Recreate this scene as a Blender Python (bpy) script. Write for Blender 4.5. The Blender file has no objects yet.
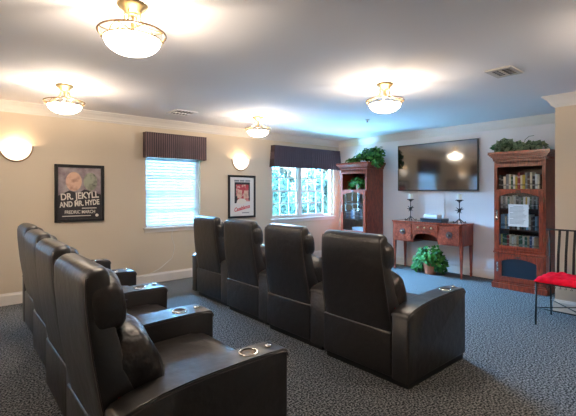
import bpy, bmesh, math, random
from mathutils import Vector, Matrix
random.seed(7)
PI = math.pi
sc = bpy.context.scene
COL = sc.collection

# ---------------------------------------------------------------- camera, world, big lights, exposure
CAM_YAW = math.atan(460/397.0)
cam = bpy.data.cameras.new('camera'); cam_o = bpy.data.objects.new('camera', cam); COL.objects.link(cam_o)
cam_o.location = (0, 0, 1.35)
cam_o.rotation_euler = (PI/2, 0, CAM_YAW-PI/2)
cam.sensor_width = 36.0; cam.lens = 397/576*36.0
cam.shift_y = -16.5/576; cam.clip_start = .05
sc.camera = cam_o

w = bpy.data.worlds.new('world'); sc.world = w; w.use_nodes = True
bg = w.node_tree.nodes['Background']
sky = w.node_tree.nodes.new('ShaderNodeTexSky'); sky.sky_type = 'NISHITA'
sky.sun_disc = False; sky.sun_elevation = math.radians(40); sky.sun_rotation = math.radians(200)
w.node_tree.links.new(sky.outputs[0], bg.inputs[0])
bg.inputs[1].default_value = .11

def area(name, loc, aim, sx, sy, col, e, spread=180):
    l = bpy.data.lights.new(name, 'AREA'); l.shape = 'RECTANGLE'; l.size = sx; l.size_y = sy
    l.color = col; l.energy = e; l.spread = math.radians(spread)
    o = bpy.data.objects.new(name, l); COL.objects.link(o); o.location = loc
    o.rotation_euler = (Vector(aim)-Vector(loc)).to_track_quat('-Z', 'Y').to_euler()
    return o
BLUE = (.24, .57, 1.0)
area('daylight_sky_high', (5.6, 10.0, 3.35), (5.3, 5.75, 1.35), 7, 2.4, BLUE, 6000)
area('daylight_ground_bounce', (5.2, 7.3, .22), (4.9, 5.75, 1.5), 3.0, .8, BLUE, 300)
area('daylight_blind_left', (2.66, 6.25, 1.6), (2.66, 5.75, 1.32), 1.2, 1.2, BLUE, 1.5)
area('daylight_blind_rear', (-.45, 6.25, 1.6), (-.45, 5.75, 1.32), 1.2, 1.2, BLUE, 40)

vs = sc.view_settings
vs.view_transform = 'Standard'; vs.look = 'None'; vs.gamma = 1; vs.use_curve_mapping = False
vs.exposure = 1.90
sc.cycles.use_denoising = True
sc.cycles.max_bounces = 8; sc.cycles.diffuse_bounces = 4; sc.cycles.transparent_max_bounces = 16
sc.cycles.sample_clamp_indirect = 4.0
sc.cycles.caustics_reflective = False; sc.cycles.caustics_refractive = False

# ---------------------------------------------------------------- materials
def mat(name, col=(.5, .5, .5), rough=.5, metal=0, spec=.5, ior=None, emit=None, es=0, bump=None, tex=None, coat=0):
    """tex = (scale, colour2, low, high) noise mix; bump = (scale, strength, distance)"""
    m = bpy.data.materials.new(name); m.use_nodes = True
    nt = m.node_tree; p = nt.nodes['Principled BSDF']
    p.inputs['Base Color'].default_value = (*col, 1); p.inputs['Roughness'].default_value = rough
    p.inputs['Metallic'].default_value = metal; p.inputs['Specular IOR Level'].default_value = spec
    if ior: p.inputs['IOR'].default_value = ior
    if coat: p.inputs['Coat Weight'].default_value = coat
    if emit:
        p.inputs['Emission Color'].default_value = (*emit, 1); p.inputs['Emission Strength'].default_value = es
    tc = nt.nodes.new('ShaderNodeTexCoord')
    if tex:
        n = nt.nodes.new('ShaderNodeTexNoise'); n.inputs['Scale'].default_value = tex[0]; n.inputs['Detail'].default_value = 4
        nt.links.new(tc.outputs['Object'], n.inputs['Vector'])
        r = nt.nodes.new('ShaderNodeValToRGB')
        r.color_ramp.elements[0].position = tex[2]; r.color_ramp.elements[0].color = (*col, 1)
        r.color_ramp.elements[1].position = tex[3]; r.color_ramp.elements[1].color = (*tex[1], 1)
        nt.links.new(n.outputs['Fac'], r.inputs[0]); nt.links.new(r.outputs[0], p.inputs['Base Color'])
    if bump:
        n = nt.nodes.new('ShaderNodeTexNoise'); n.inputs['Scale'].default_value = bump[0]; n.inputs['Detail'].default_value = 3
        nt.links.new(tc.outputs['Object'], n.inputs['Vector'])
        b = nt.nodes.new('ShaderNodeBump'); b.inputs['Strength'].default_value = bump[1]; b.inputs['Distance'].default_value = bump[2]
        nt.links.new(n.outputs['Fac'], b.inputs['Height']); nt.links.new(b.outputs[0], p.inputs['Normal'])
    return m

M = {}
M['wall'] = mat('beige_paint', (.66, .555, .43), .75, bump=(120, .05, .002))
M['wall_white'] = mat('offwhite_paint', (.78, .73, .71), .75, bump=(120, .05, .002))
M['ceiling'] = mat('ceiling_paint', (.88, .84, .84), .85, bump=(60, .08, .003))
M['trim'] = mat('white_trim', (.78, .72, .66), .45)
M['leather'] = mat('black_leather', (.0145, .0115, .0105), .38, spec=.7, bump=(14, .22, .02))
M['leather_pad'] = mat('black_leather_pad', (.0145, .0115, .0105), .40, spec=.7, bump=(9, .5, .04))
M['leather_top'] = mat('black_leather_cushion', (.0145, .0115, .0105), .36, spec=.7, bump=(8, .25, .02))
M['piping'] = mat('leather_piping', (.05, .04, .037), .3, spec=.7)
M['plastic'] = mat('black_plastic', (.012, .012, .013), .35)
M['chrome'] = mat('chrome', (.8, .76, .7), .12, metal=1)
M['gold'] = mat('brushed_gold', (.50, .36, .17), .35, metal=1)
M['bronze'] = mat('antique_bronze', (.25, .15, .08), .35, metal=1)
M['iron'] = mat('black_iron', (.008, .008, .008), .45, spec=.4)
M['paper'] = mat('white_paper', (.75, .75, .75), .8)
M['white_plastic'] = mat('white_plastic', (.75, .75, .74), .4)
M['ink'] = mat('grey_ink', (.25, .25, .26), .8)
M['black'] = mat('black_frame', (.008, .007, .007), .35)
M['wax'] = mat('candle_wax', (.82, .78, .66), .5)
M['terracotta'] = mat('terracotta', (.50, .16, .08), .7, bump=(30, .3, .01))
M['pale_pot'] = mat('pale_clay_pot', (.72, .50, .38), .7)
M['red'] = mat('red_velvet', (.85, .006, .035), .9, spec=.15, tex=(14, (.60, .003, .02), .4, .7), bump=(12, .5, .03))
M['screen'] = mat('tv_screen', (.010, .008, .007), .085, spec=.5, ior=2.3)
M['tin'] = mat('vent_metal', (.60, .56, .52), .5)
M['dark'] = mat('duct_shade', (.01, .01, .01), .9)
M['soil'] = mat('soil', (.03, .02, .012), .9)
M['stem'] = mat('plant_stem', (.08, .14, .03), .7)
M['red_tag'] = mat('red_tag', (.25, .01, .02), .6)
M['grass'] = mat('lawn', (.08, .22, .06), .9, tex=(6, (.16, .32, .10), .4, .6))

def wood(name, c1, c2, rough=.3, sc_=(3, 3, 1.2)):
    m = bpy.data.materials.new(name); m.use_nodes = True; nt = m.node_tree; p = nt.nodes['Principled BSDF']
    p.inputs['Roughness'].default_value = rough; p.inputs['Coat Weight'].default_value = .25; p.inputs['Coat Roughness'].default_value = .15
    tc = nt.nodes.new('ShaderNodeTexCoord'); mp = nt.nodes.new('ShaderNodeMapping'); mp.inputs['Scale'].default_value = sc_
    n = nt.nodes.new('ShaderNodeTexNoise'); n.inputs['Scale'].default_value = 9; n.inputs['Detail'].default_value = 6; n.inputs['Distortion'].default_value = 1.0
    r = nt.nodes.new('ShaderNodeValToRGB'); r.color_ramp.elements[0].position = .35; r.color_ramp.elements[1].position = .68
    r.color_ramp.elements[0].color = (*c1, 1); r.color_ramp.elements[1].color = (*c2, 1)
    L = nt.links.new
    L(tc.outputs['Object'], mp.inputs[0]); L(mp.outputs[0], n.inputs['Vector']); L(n.outputs['Fac'], r.inputs[0]); L(r.outputs[0], p.inputs['Base Color'])
    return m
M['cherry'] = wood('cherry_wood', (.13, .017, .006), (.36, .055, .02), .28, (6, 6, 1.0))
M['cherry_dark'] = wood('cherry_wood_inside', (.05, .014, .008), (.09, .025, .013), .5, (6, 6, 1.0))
M['burl'] = wood('burl_veneer', (.15, .022, .010), (.40, .075, .035), .26, (4, 4, 4))

def carpet():
    m = bpy.data.materials.new('flecked_carpet'); m.use_nodes = True; nt = m.node_tree; p = nt.nodes['Principled BSDF']; L = nt.links.new
    p.inputs['Roughness'].default_value = 1; p.inputs['Specular IOR Level'].default_value = .1
    tc = nt.nodes.new('ShaderNodeTexCoord')
    n = nt.nodes.new('ShaderNodeTexNoise'); n.inputs['Scale'].default_value = 80; n.inputs['Detail'].default_value = 3
    v = nt.nodes.new('ShaderNodeTexVoronoi'); v.inputs['Scale'].default_value = 85
    L(tc.outputs['Object'], n.inputs['Vector']); L(tc.outputs['Object'], v.inputs['Vector'])
    r = nt.nodes.new('ShaderNodeValToRGB'); r.color_ramp.elements[0].position = .43; r.color_ramp.elements[1].position = .60
    r.color_ramp.elements[0].color = (.018, .021, .023, 1); r.color_ramp.elements[1].color = (.245, .243, .240, 1)
    L(n.outputs['Fac'], r.inputs[0]); L(r.outputs[0], p.inputs['Base Color'])
    b = nt.nodes.new('ShaderNodeBump'); b.inputs['Strength'].default_value = .6; b.inputs['Distance'].default_value = .008
    L(v.outputs['Distance'], b.inputs['Height']); L(b.outputs[0], p.inputs['Normal'])
    return m
M['carpet'] = carpet()

def leafmat(name, c1, c2, c3=None):
    m = bpy.data.materials.new(name); m.use_nodes = True; nt = m.node_tree; p = nt.nodes['Principled BSDF']; L = nt.links.new
    p.inputs['Roughness'].default_value = .6; p.inputs['Specular IOR Level'].default_value = .25
    g = nt.nodes.new('ShaderNodeNewGeometry'); r = nt.nodes.new('ShaderNodeValToRGB')
    r.color_ramp.elements[0].color = (*c1, 1); r.color_ramp.elements[1].color = (*c2, 1)
    if c3:
        e = r.color_ramp.elements.new(.85); e.color = (*c3, 1); r.color_ramp.elements[1].position = .8
    L(g.outputs['Random Per Island'], r.inputs[0]); L(r.outputs[0], p.inputs['Base Color'])
    t = nt.nodes.new('ShaderNodeBsdfTranslucent'); mx = nt.nodes.new('ShaderNodeMixShader'); mx.inputs[0].default_value = .25
    L(r.outputs[0], t.inputs[0]); L(p.outputs[0], mx.inputs[1]); L(t.outputs[0], mx.inputs[2])
    L(mx.outputs[0], nt.nodes['Material Output'].inputs[0])
    return m
M['leaf'] = leafmat('green_ivy_leaves', (.006, .045, .005), (.02, .17, .012), (.08, .27, .04))
M['leaf_dark'] = leafmat('dark_vine_leaves', (.004, .028, .004), (.02, .11, .012), (.10, .25, .04))
M['leaf_var'] = leafmat('variegated_leaves', (.005, .028, .007), (.025, .11, .028), (.34, .40, .22))
M['hedge'] = leafmat('hedge_leaves', (.03, .09, .07), (.10, .22, .18), (.40, .55, .52))

def glass(name, tint=(1, 1, 1), g=.12):
    m = bpy.data.materials.new(name); m.use_nodes = True; nt = m.node_tree; L = nt.links.new
    nt.nodes.remove(nt.nodes['Principled BSDF'])
    t = nt.nodes.new('ShaderNodeBsdfTransparent'); t.inputs[0].default_value = (*tint, 1)
    gl = nt.nodes.new('ShaderNodeBsdfGlossy'); gl.inputs['Roughness'].default_value = .02
    f = nt.nodes.new('ShaderNodeFresnel')
    ge = nt.nodes.new('ShaderNodeNewGeometry'); mr = nt.nodes.new('ShaderNodeMapRange'); mr.inputs['To Min'].default_value = 1.45; mr.inputs['To Max'].default_value = 1/1.45
    L(ge.outputs['Backfacing'], mr.inputs['Value']); L(mr.outputs['Result'], f.inputs[0])
    a = nt.nodes.new('ShaderNodeMath'); a.operation = 'ADD'; a.inputs[1].default_value = g; a.use_clamp = True
    mx = nt.nodes.new('ShaderNodeMixShader')
    L(f.outputs[0], a.inputs[0]); L(a.outputs[0], mx.inputs[0]); L(t.outputs[0], mx.inputs[1]); L(gl.outputs[0], mx.inputs[2])
    L(mx.outputs[0], nt.nodes['Material Output'].inputs[0])
    return m
M['pane'] = glass('window_glass', (.93, .98, 1), 0.0)
M['door_glass'] = glass('cabinet_glass', (.9, .93, .95), .06)

def emis(name, col, s, diff=(.8, .8, .8)):
    return mat(name, diff, .4, emit=col, es=s)
M['bowl'] = emis('frosted_lit_glass', (1, .85, .68), 13.5)
M['bowl_inner'] = emis('added_dim_lining', (1, .87, .71), 1.2)
M['sconce'] = emis('alabaster_lit_glass', (1, .82, .62), .55)

def blindmat():
    m = bpy.data.materials.new('white_vinyl_slats'); m.use_nodes = True; nt = m.node_tree; L = nt.links.new
    p = nt.nodes['Principled BSDF']; p.inputs['Base Color'].default_value = (.66, .67, .68, 1); p.inputs['Roughness'].default_value = .45
    t = nt.nodes.new('ShaderNodeBsdfTranslucent'); t.inputs[0].default_value = (.9, .92, .95, 1)
    mx = nt.nodes.new('ShaderNodeMixShader'); mx.inputs[0].default_value = .08
    L(p.outputs[0], mx.inputs[1]); L(t.outputs[0], mx.inputs[2]); L(mx.outputs[0], nt.nodes['Material Output'].inputs[0])
    return m
M['slat'] = blindmat()

def stripes(name, c1, c2, scale):
    m = bpy.data.materials.new(name); m.use_nodes = True; nt = m.node_tree; L = nt.links.new; p = nt.nodes['Principled BSDF']
    p.inputs['Roughness'].default_value = .7
    tc = nt.nodes.new('ShaderNodeTexCoord'); wv = nt.nodes.new('ShaderNodeTexWave'); wv.bands_direction = 'X'; wv.inputs['Scale'].default_value = scale
    wv.inputs['Distortion'].default_value = .3
    r = nt.nodes.new('ShaderNodeValToRGB'); r.color_ramp.elements[0].color = (*c1, 1); r.color_ramp.elements[1].color = (*c2, 1)
    r.color_ramp.elements[0].position = .45; r.color_ramp.elements[1].position = .75
    L(tc.outputs['Object'], wv.inputs[0]); L(wv.outputs['Fac'], r.inputs[0]); L(r.outputs[0], p.inputs['Base Color'])
    return m
M['valance'] = stripes('striped_valance_cloth', (.030, .018, .024), (.17, .10, .105), 9.5)
M['valance2'] = stripes('striped_valance_cloth_cool', (.035, .02, .03), (.10, .065, .08), 11.0)

# ---------------------------------------------------------------- mesh helpers
def bm_new(): return bmesh.new()
def box(bm, x0, x1, y0, y1, z0, z1, bev=0.0, seg=2, rot=None):
    r = bmesh.ops.create_cube(bm, size=1)['verts']
    S = Matrix.Diagonal((x1-x0, y1-y0, z1-z0, 1)); T = Matrix.Translation(((x0+x1)/2, (y0+y1)/2, (z0+z1)/2))
    bmesh.ops.transform(bm, matrix=T @ (rot or Matrix()) @ S, verts=r)
    if bev:
        es = set(e for v in r for e in v.link_edges)
        bmesh.ops.bevel(bm, geom=list(es), offset=bev, segments=seg, profile=.5, affect='EDGES', clamp_overlap=True)
    return r
def ring_loft(bm, rings, cap=True, close=True):
    R = [[bm.verts.new(p) for p in r] for r in rings]
    n = len(R[0])
    for a, b in zip(R, R[1:]):
        for i in range(n if close else n-1):
            j = (i+1) % n
            bm.faces.new((a[i], a[j], b[j], b[i]))
    if cap:
        bm.faces.new(list(reversed(R[0]))); bm.faces.new(R[-1])
    return R
def lathe(bm, prof, cx=0, cy=0, seg=24, cap=False, a0=0, a1=2*PI):
    full = abs(a1-a0-2*PI) < 1e-6
    n = seg if full else seg+1
    R = []
    for (r, z) in prof:
        R.append([bm.verts.new((cx+r*math.cos(a0+(a1-a0)*i/seg), cy+r*math.sin(a0+(a1-a0)*i/seg), z)) for i in range(n)])
    for a, b in zip(R, R[1:]):
        for i in range(n if full else n-1):
            j = (i+1) % n
            bm.faces.new((a[i], a[j], b[j], b[i]))
    if cap:
        bm.faces.new(list(reversed(R[0]))); bm.faces.new(R[-1])
def tube(bm, pts, r, seg=6, cap=True):
    pts = [Vector(p) for p in pts]; rings = []
    rr = r if isinstance(r, (list, tuple)) else [r]*len(pts)
    prevu = None
    for i, p in enumerate(pts):
        t = (pts[min(i+1, len(pts)-1)]-pts[max(i-1, 0)]).normalized()
        u = prevu - t*prevu.dot(t) if prevu is not None else t.cross(Vector((0, 0, 1)) if abs(t.z) < .9 else Vector((1, 0, 0)))
        if u.length < 1e-5: u = t.cross(Vector((0, 1, 0)))
        u.normalize(); v = t.cross(u); prevu = u
        rings.append([p+(u*math.cos(2*PI*k/seg)+v*math.sin(2*PI*k/seg))*rr[i] for k in range(seg)])
    ring_loft(bm, rings, cap)
def torus(bm, c, R, r, seg=36, ms=6):
    V = [[bm.verts.new((c[0]+(R+r*math.cos(2*PI*j/ms))*math.cos(2*PI*i/seg), c[1]+(R+r*math.cos(2*PI*j/ms))*math.sin(2*PI*i/seg), c[2]+r*math.sin(2*PI*j/ms))) for j in range(ms)] for i in range(seg)]
    for i in range(seg):
        for j in range(ms):
            bm.faces.new((V[i][j], V[(i+1) % seg][j], V[(i+1) % seg][(j+1) % ms], V[i][(j+1) % ms]))
def prism_y(bm, prof, y0, y1, bev=0, seg=2):
    """profile in xz extruded along y"""
    a = [bm.verts.new((x, y0, z)) for x, z in prof]; b = [bm.verts.new((x, y1, z)) for x, z in prof]
    n = len(prof); es = []
    fa = bm.faces.new(a); fb = bm.faces.new(list(reversed(b)))
    for i in range(n): bm.faces.new((a[i], b[i], b[(i+1) % n], a[(i+1) % n]))
    if bev:
        es = list(fa.edges)+list(fb.edges)
        bmesh.ops.bevel(bm, geom=es, offset=bev, segments=seg, profile=.5, affect='EDGES', clamp_overlap=True)
def prism_x(bm, prof, x0, x1):
    """profile in yz extruded along x"""
    a = [bm.verts.new((x0, y, z)) for y, z in prof]; b = [bm.verts.new((x1, y, z)) for y, z in prof]
    n = len(prof)
    bm.faces.new(list(reversed(a))); bm.faces.new(b)
    for i in range(n): bm.faces.new((a[i], a[(i+1) % n], b[(i+1) % n], b[i]))
def sgnpow(v, e): return math.copysign(abs(v)**e, v)
def pillow(bm, c, rad, e1=.5, e2=.5, rot=None, nu=24, nv=16, wob=0.0, seed=0):
    rnd = random.Random(seed); ph = [rnd.uniform(0, 6) for _ in range(4)]
    rings = []; T = Matrix.Translation(c) @ (rot or Matrix())
    for j in range(nv+1):
        v = -PI/2+PI*j/nv
        if j in (0, nv): v *= .985
        ring = []
        for i in range(nu):
            u = 2*PI*i/nu
            x = sgnpow(math.cos(v), e1)*sgnpow(math.cos(u), e2); y = sgnpow(math.cos(v), e1)*sgnpow(math.sin(u), e2); z = sgnpow(math.sin(v), e1)
            k = 1+wob*(math.sin(5*y*2+ph[0])*math.sin(4*z+ph[1]))
            ring.append(T @ Vector((x*rad[0]*k, y*rad[1], z*rad[2]*k)))
        rings.append(ring)
    ring_loft(bm, rings)
def obj(name, bm, m, parent=None, smooth=False, loc=None, auto=None):
    bmesh.ops.recalc_face_normals(bm, faces=bm.faces[:])
    me = bpy.data.meshes.new(name); bm.to_mesh(me); bm.free()
    me.materials.append(M[m] if isinstance(m, str) else m)
    o = bpy.data.objects.new(name, me); COL.objects.link(o)
    if smooth or auto:
        for p in me.polygons: p.use_smooth = True
        if auto: me.set_sharp_from_angle(angle=math.radians(auto))
    if parent is not None: o.parent = parent
    if loc: o.location = loc
    return o
def tag(o, label, cat=None, group=None):
    o['label'] = label
    if cat: o['category'] = cat
    if group: o['group'] = group
    return o
def thing(name, label, cat, loc=(0, 0, 0), rz=0, group=None):
    o = bpy.data.objects.new(name, None); COL.objects.link(o); o.location = loc; o.rotation_euler = (0, 0, rz)
    o.empty_display_size = .1
    return tag(o, label, cat, group)
def struct(name, bm, m, parent=None, **k):
    o = obj(name, bm, m, parent, **k)
    if parent is None: o['kind'] = 'structure'
    return o
def copy_tree(o, parent=None):
    c = o.copy(); COL.objects.link(c)
    if parent is not None: c.parent = parent
    for ch in list(o.children): copy_tree(ch, c)
    return c
ORD = ['leftmost', 'second from the left', 'third from the left', 'fourth from the left', 'fifth from the left', 'sixth from the left', 'seventh from the left',
       'eighth from the left', 'ninth from the left', 'tenth from the left', 'eleventh from the left', 'twelfth from the left', 'thirteenth from the left',
       'fourteenth from the left', 'fifteenth from the left', 'sixteenth from the left', 'seventeenth from the left', 'eighteenth from the left',
       'nineteenth from the left', 'twentieth from the left', 'twenty-first from the left', 'twenty-second from the left']

# ---------------------------------------------------------------- room shell
YL, XT, ZC = 5.75, 6.40, 2.42       # window wall, television wall, ceiling
XB, YR = -2.2, -1.9                 # behind the camera
XS, YS = 5.20, 1.42                 # wall stub on the right
T = .16
bm = bm_new(); box(bm, XB-T, XT+T, YR-T, YL+T, -.12, 0); struct('floor', bm, 'carpet')
bm = bm_new(); box(bm, XB-T, XT+T, YR-T, YL+T, ZC, ZC+.12); struct('ceiling', bm, 'ceiling')

def wall_holes(x0, x1, z0, z1, y0, y1, holes):
    bm = bm_new(); xs = sorted({x0, x1, *[h[0] for h in holes], *[h[1] for h in holes]})
    for a, b in zip(xs, xs[1:]):
        mid = (a+b)/2; hs = [h for h in holes if h[0] < mid < h[1]]
        if hs:
            h = hs[0]; box(bm, a, b, y0, y1, z0, h[2]); box(bm, a, b, y0, y1, h[3], z1)
        else: box(bm, a, b, y0, y1, z0, z1)
    return bm
W1 = (2.22, 3.10, .82, 1.95); W2 = (4.57, 6.24, .84, 1.92); W3 = (-.90, -.02, .82, 1.95)
struct('wall_left', wall_holes(XB-T, XT+T, 0, ZC, YL, YL+T, [W1, W2, W3]), 'wall')
bm = bm_new(); box(bm, XT, XT+T, YS-.1, YL, 0, ZC); struct('wall_front', bm, 'wall_white')
bm = bm_new(); box(bm, XS, XT, YS-T, YS, 0, ZC); box(bm, XS, XS+T, YR, YS-T, 0, ZC); struct('wall_right_stub', bm, 'wall')
bm = bm_new(); box(bm, XB, XS+T, YR-T, YR, 0, ZC); struct('wall_right', bm, 'wall')
bm = bm_new(); box(bm, XB-T, XB, YR, YL, 0, ZC); struct('wall_back', bm, 'wall')

CP = [(0, -.125), (.012, -.125), (.018, -.112), (.030, -.106), (.036, -.088), (.060, -.052), (.082, -.030), (.088, -.020), (.100, -.014), (.104, 0), (0, 0)]
BP = [(0, 0), (.016, 0), (.016, .112), (.010, .126), (.006, .14), (0, .14)]
def mould(name, prof, z, pts):
    """profile offset to the left of the path direction, path at the wall"""
    bm = bm_new(); rings = []
    P = [Vector((*p, 0)) for p in pts]
    for i, p in enumerate(P):
        dirs = []
        if i > 0: dirs.append((P[i]-P[i-1]).normalized())
        if i < len(P)-1: dirs.append((P[i+1]-P[i]).normalized())
        ns = [Vector((-d.y, d.x, 0)) for d in dirs]
        if len(ns) == 2: n = (ns[0]+ns[1]); n = n/ (1+ns[0].dot(ns[1]))
        else: n = ns[0]
        rings.append([p+n*a+Vector((0, 0, z+b)) for a, b in prof])
    ring_loft(bm, rings)
    return struct(name, bm, 'trim')
mould('trim_1', CP, ZC, [(XS, YR), (XS, YS), (XT, YS), (XT, YL), (XB, YL), (XB, YR), (XS-.001, YR)])
mould('baseboard_left', BP, 0, [(XT, YL), (XB, YL), (XB, YR)])
mould('baseboard_front', BP, 0, [(XT, YS+.02), (XT, YL)])
mould('baseboard_right', BP, 0, [(XS, YR), (XS, YS), (XS+.3, YS)])

# ---------------------------------------------------------------- windows
def window(name, h, units):
    x0, x1, z0, z1 = h
    root = bpy.data.objects.new(name, None); COL.objects.link(root); root['kind'] = 'structure'; root.location = ((x0+x1)/2, YL, z0)
    ox, oy, oz = root.location
    def add(n, bm, m):
        bmesh.ops.translate(bm, verts=bm.verts[:], vec=(-ox, -oy, -oz)); return obj(n, bm, m, root)
    bm = bm_new(); f = .035
    ya, yb = YL+.05, YL+.12
    box(bm, x0, x0+f, ya, yb, z0, z1); box(bm, x1-f, x1, ya, yb, z0, z1)
    box(bm, x0+f, x1-f, ya, yb, z0, z0+f); box(bm, x0+f, x1-f, ya, yb, z1-f, z1)
    for (a, b) in units[:-1]: 
        nxt = units[units.index((a, b))+1][0]
        box(bm, b, nxt, ya-.01, yb, z0+f, z1-f)
    add('window_frame', bm, 'trim')
    zm = (z0+z1)/2-.02
    for (a, b) in units:
        for k, (q0, q1, yy) in enumerate(((z0+f, zm+.015, YL+.065), (zm-.015, z1-f, YL+.085))):
            bm = bm_new(); s = .03
            box(bm, a, a+s, yy, yy+.02, q0, q1); box(bm, b-s, b, yy, yy+.02, q0, q1)
            box(bm, a+s, b-s, yy, yy+.02, q0, q0+s); box(bm, a+s, b-s, yy, yy+.02, q1-s, q1)
            for i in (1, 2):
                xx = a+(b-a)*i/3; box(bm, xx-.012, xx+.012, yy+.002, yy+.016, q0+s, q1-s)
            zz = (q0+q1)/2; box(bm, a+s, b-s, yy+.002, yy+.016, zz-.012, zz+.012)
            add('sash', bm, 'trim')
            bm = bm_new(); box(bm, a+.01, b-.01, yy+.008, yy+.012, q0+.01, q1-.01); add('glass_pane', bm, 'pane')
    bm = bm_new(); box(bm, x0-.04, x1+.04, YL-.035, YL+.05, z0-.028, z0, .006); box(bm, x0-.02, x1+.02, YL-.012, YL, z0-.075, z0-.028)
    add('window_sill', bm, 'trim')
    return root
window('window_1', W1, [(2.26, 3.06)])
window('window_2', W2, [(4.61, 5.27), (5.35, 6.01)])
window('window_3', W3, [(-.86, -.06)])

def blind(x0, x1, z0, z1, label):
    t = thing('window_blind', label, 'window blind', ((x0+x1)/2, YL+.022, z0), group='white slatted window blinds')
    wd = (x1-x0)/2-.012; hh = z1-z0
    bm = bm_new(); box(bm, -wd, wd, -.02, .02, hh-.045, hh-.005, .004); obj('headrail', bm, 'white_plastic', t)
    bm = bm_new(); n = int((hh-.08)/.046)
    for i in range(n):
        z = .045+i*.046; R = Matrix.Rotation(math.radians(64 if z > .34 else 50), 4, 'X')
        box(bm, -wd, wd, -.0275, .0275, z-.0012, z+.0012, rot=R)
    obj('slats', bm, 'slat', t)
    bm = bm_new(); box(bm, -wd, wd, -.016, .016, .004, .022, .004); obj('bottom_rail', bm, 'white_plastic', t)
    bm = bm_new()
    for x in (-wd*.6, wd*.6): tube(bm, [(x, -.0215, .02), (x, -.0215, hh-.04)], .0015, 4)
    obj('ladder_cord', bm, 'white_plastic', t)
    return t
blind(*W1, 'white slatted blind half closed in the single window between the two framed posters')
blind(*W3, 'white slatted blind in the window beyond the left edge, seen mirrored in the television')

def valance(x0, x1, z0, z1, label, flare=0.0, m='valance', pleats=26, gap=None):
    t = thing('valance', label, 'valance', ((x0+x1)/2, YL, z0), group='striped cloth valances over the windows')
    hw = (x1-x0)/2; hh = z1-z0; d = .115
    bm = bm_new(); N = 160; rings = []
    for j in range(9):
        f = j/8; z = hh*(1-f); r = []
        for i in range(N+1):
            u = -1+2*i/N; x = u*hw*(1+flare*f)
            y = -d - .005*f*math.sin(u*pleats*PI) - flare*.35*f
            if gap is not None and abs(u*hw-gap) < .03: y += .03*f*(1-abs(u*hw-gap)/.03)
            r.append((x, y, z))
        k = hw*(1+flare*f)
        r = [(-k, -.003, z)]+r+[(k, -.003, z)]
        rings.append(r)
    ring_loft(bm, rings, cap=False, close=False)
    obj('skirt', bm, m, t, smooth=False)
    bm = bm_new(); box(bm, -hw, hw, -d, -.003, hh-.015, hh); obj('mounting_board', bm, m, t)
    bm = bm_new(); kk = hw*(1+flare*.04); tube(bm, [(-kk, -.003, hh), (-kk, -d-.003, hh), (kk, -d-.003, hh), (kk, -.003, hh)], .006, 6); obj('top_welt', bm, m, t)
    return t
valance(2.175, 3.15, 1.845, 2.205, 'brown striped box valance over the blinds of the left window')
valance(4.545, 6.31, 1.80, 2.195, 'dark striped flared valance over the wide double window in the corner', flare=.042, m='valance2', pleats=30, gap=.06)
valance(-.98, .06, 1.845, 2.205, 'brown striped valance beyond the left edge, seen mirrored in the television')

# outside: lawn and hedge
bm = bm_new(); box(bm, -8, 16, YL+T, 26, -.35, -.3); g = struct('ground_outside', bm, 'grass')
def leaf(bm, p, s, n, up, asp=.55):
    """a small folded pointed leaf"""
    n = n.normalized(); t = n.cross(up); 
    if t.length < 1e-3: t = n.cross(Vector((1, 0, 0)))
    t.normalize(); l = t.cross(n).normalized()
    P = [p, p+l*s*.35+t*s*asp*.5+n*s*.08, p+l*s, p+l*s*.35-t*s*asp*.5+n*s*.08, p+l*s*.5-n*s*.02]
    v = [bm.verts.new(q) for q in P]
    bm.faces.new((v[0], v[1], v[4])); bm.faces.new((v[1], v[2], v[4])); bm.faces.new((v[0], v[4], v[3])); bm.faces.new((v[4], v[2], v[3]))
def rvec(r=random):
    while True:
        v = Vector((r.uniform(-1, 1), r.uniform(-1, 1), r.uniform(-1, 1)))
        if .05 < v.length < 1: return v.normalized()
def bush(x, y, rx, ry, h, label, n=4600):
    t = thing('shrub', label, 'shrub', (x, y, -.3), group='leafy shrubs outside the corner window')
    rnd = random.Random(int(x*100)); bm = bm_new()
    for _ in range(n):
        d = rvec(rnd); k = rnd.uniform(.72, 1.0)*(1+.12*math.sin(d.x*9+x)*math.cos(d.z*7))
        p = Vector((d.x*rx*k, d.y*ry*k, h*.52+d.z*h*.5*k))
        leaf(bm, p, rnd.uniform(.10, .19), (d+rvec(rnd)*.8), rvec(rnd), .6)
    obj('foliage', bm, 'hedge', t)
    bm = bm_new()
    for a in range(5): tube(bm, [(0, 0, 0), (.1*math.cos(a*1.3), .1*math.sin(a*1.3), h*.3), (rx*.6*math.cos(a*1.3), ry*.6*math.sin(a*1.3), h*.7)], [.03, .025, .01])
    obj('stems', bm, 'stem', t)
bush(6.45, 8.55, .92, .7, 2.35, 'leafy green shrub outside seen through the left sash')
bush(8.35, 8.55, .84, .7, 2.25, 'leafy green shrub outside seen through the right sash')
bush(10.3, 8.7, .88, .7, 2.45, 'leafy green shrub outside near the right window jamb')
bush(8.9, 11.2, 1.2, .7, 2.6, 'taller shrub behind the others outside the window')
bush(11.4, 11.2, 1.2, .7, 2.6, 'taller shrub outside, behind the shrub by the right jamb')

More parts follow.
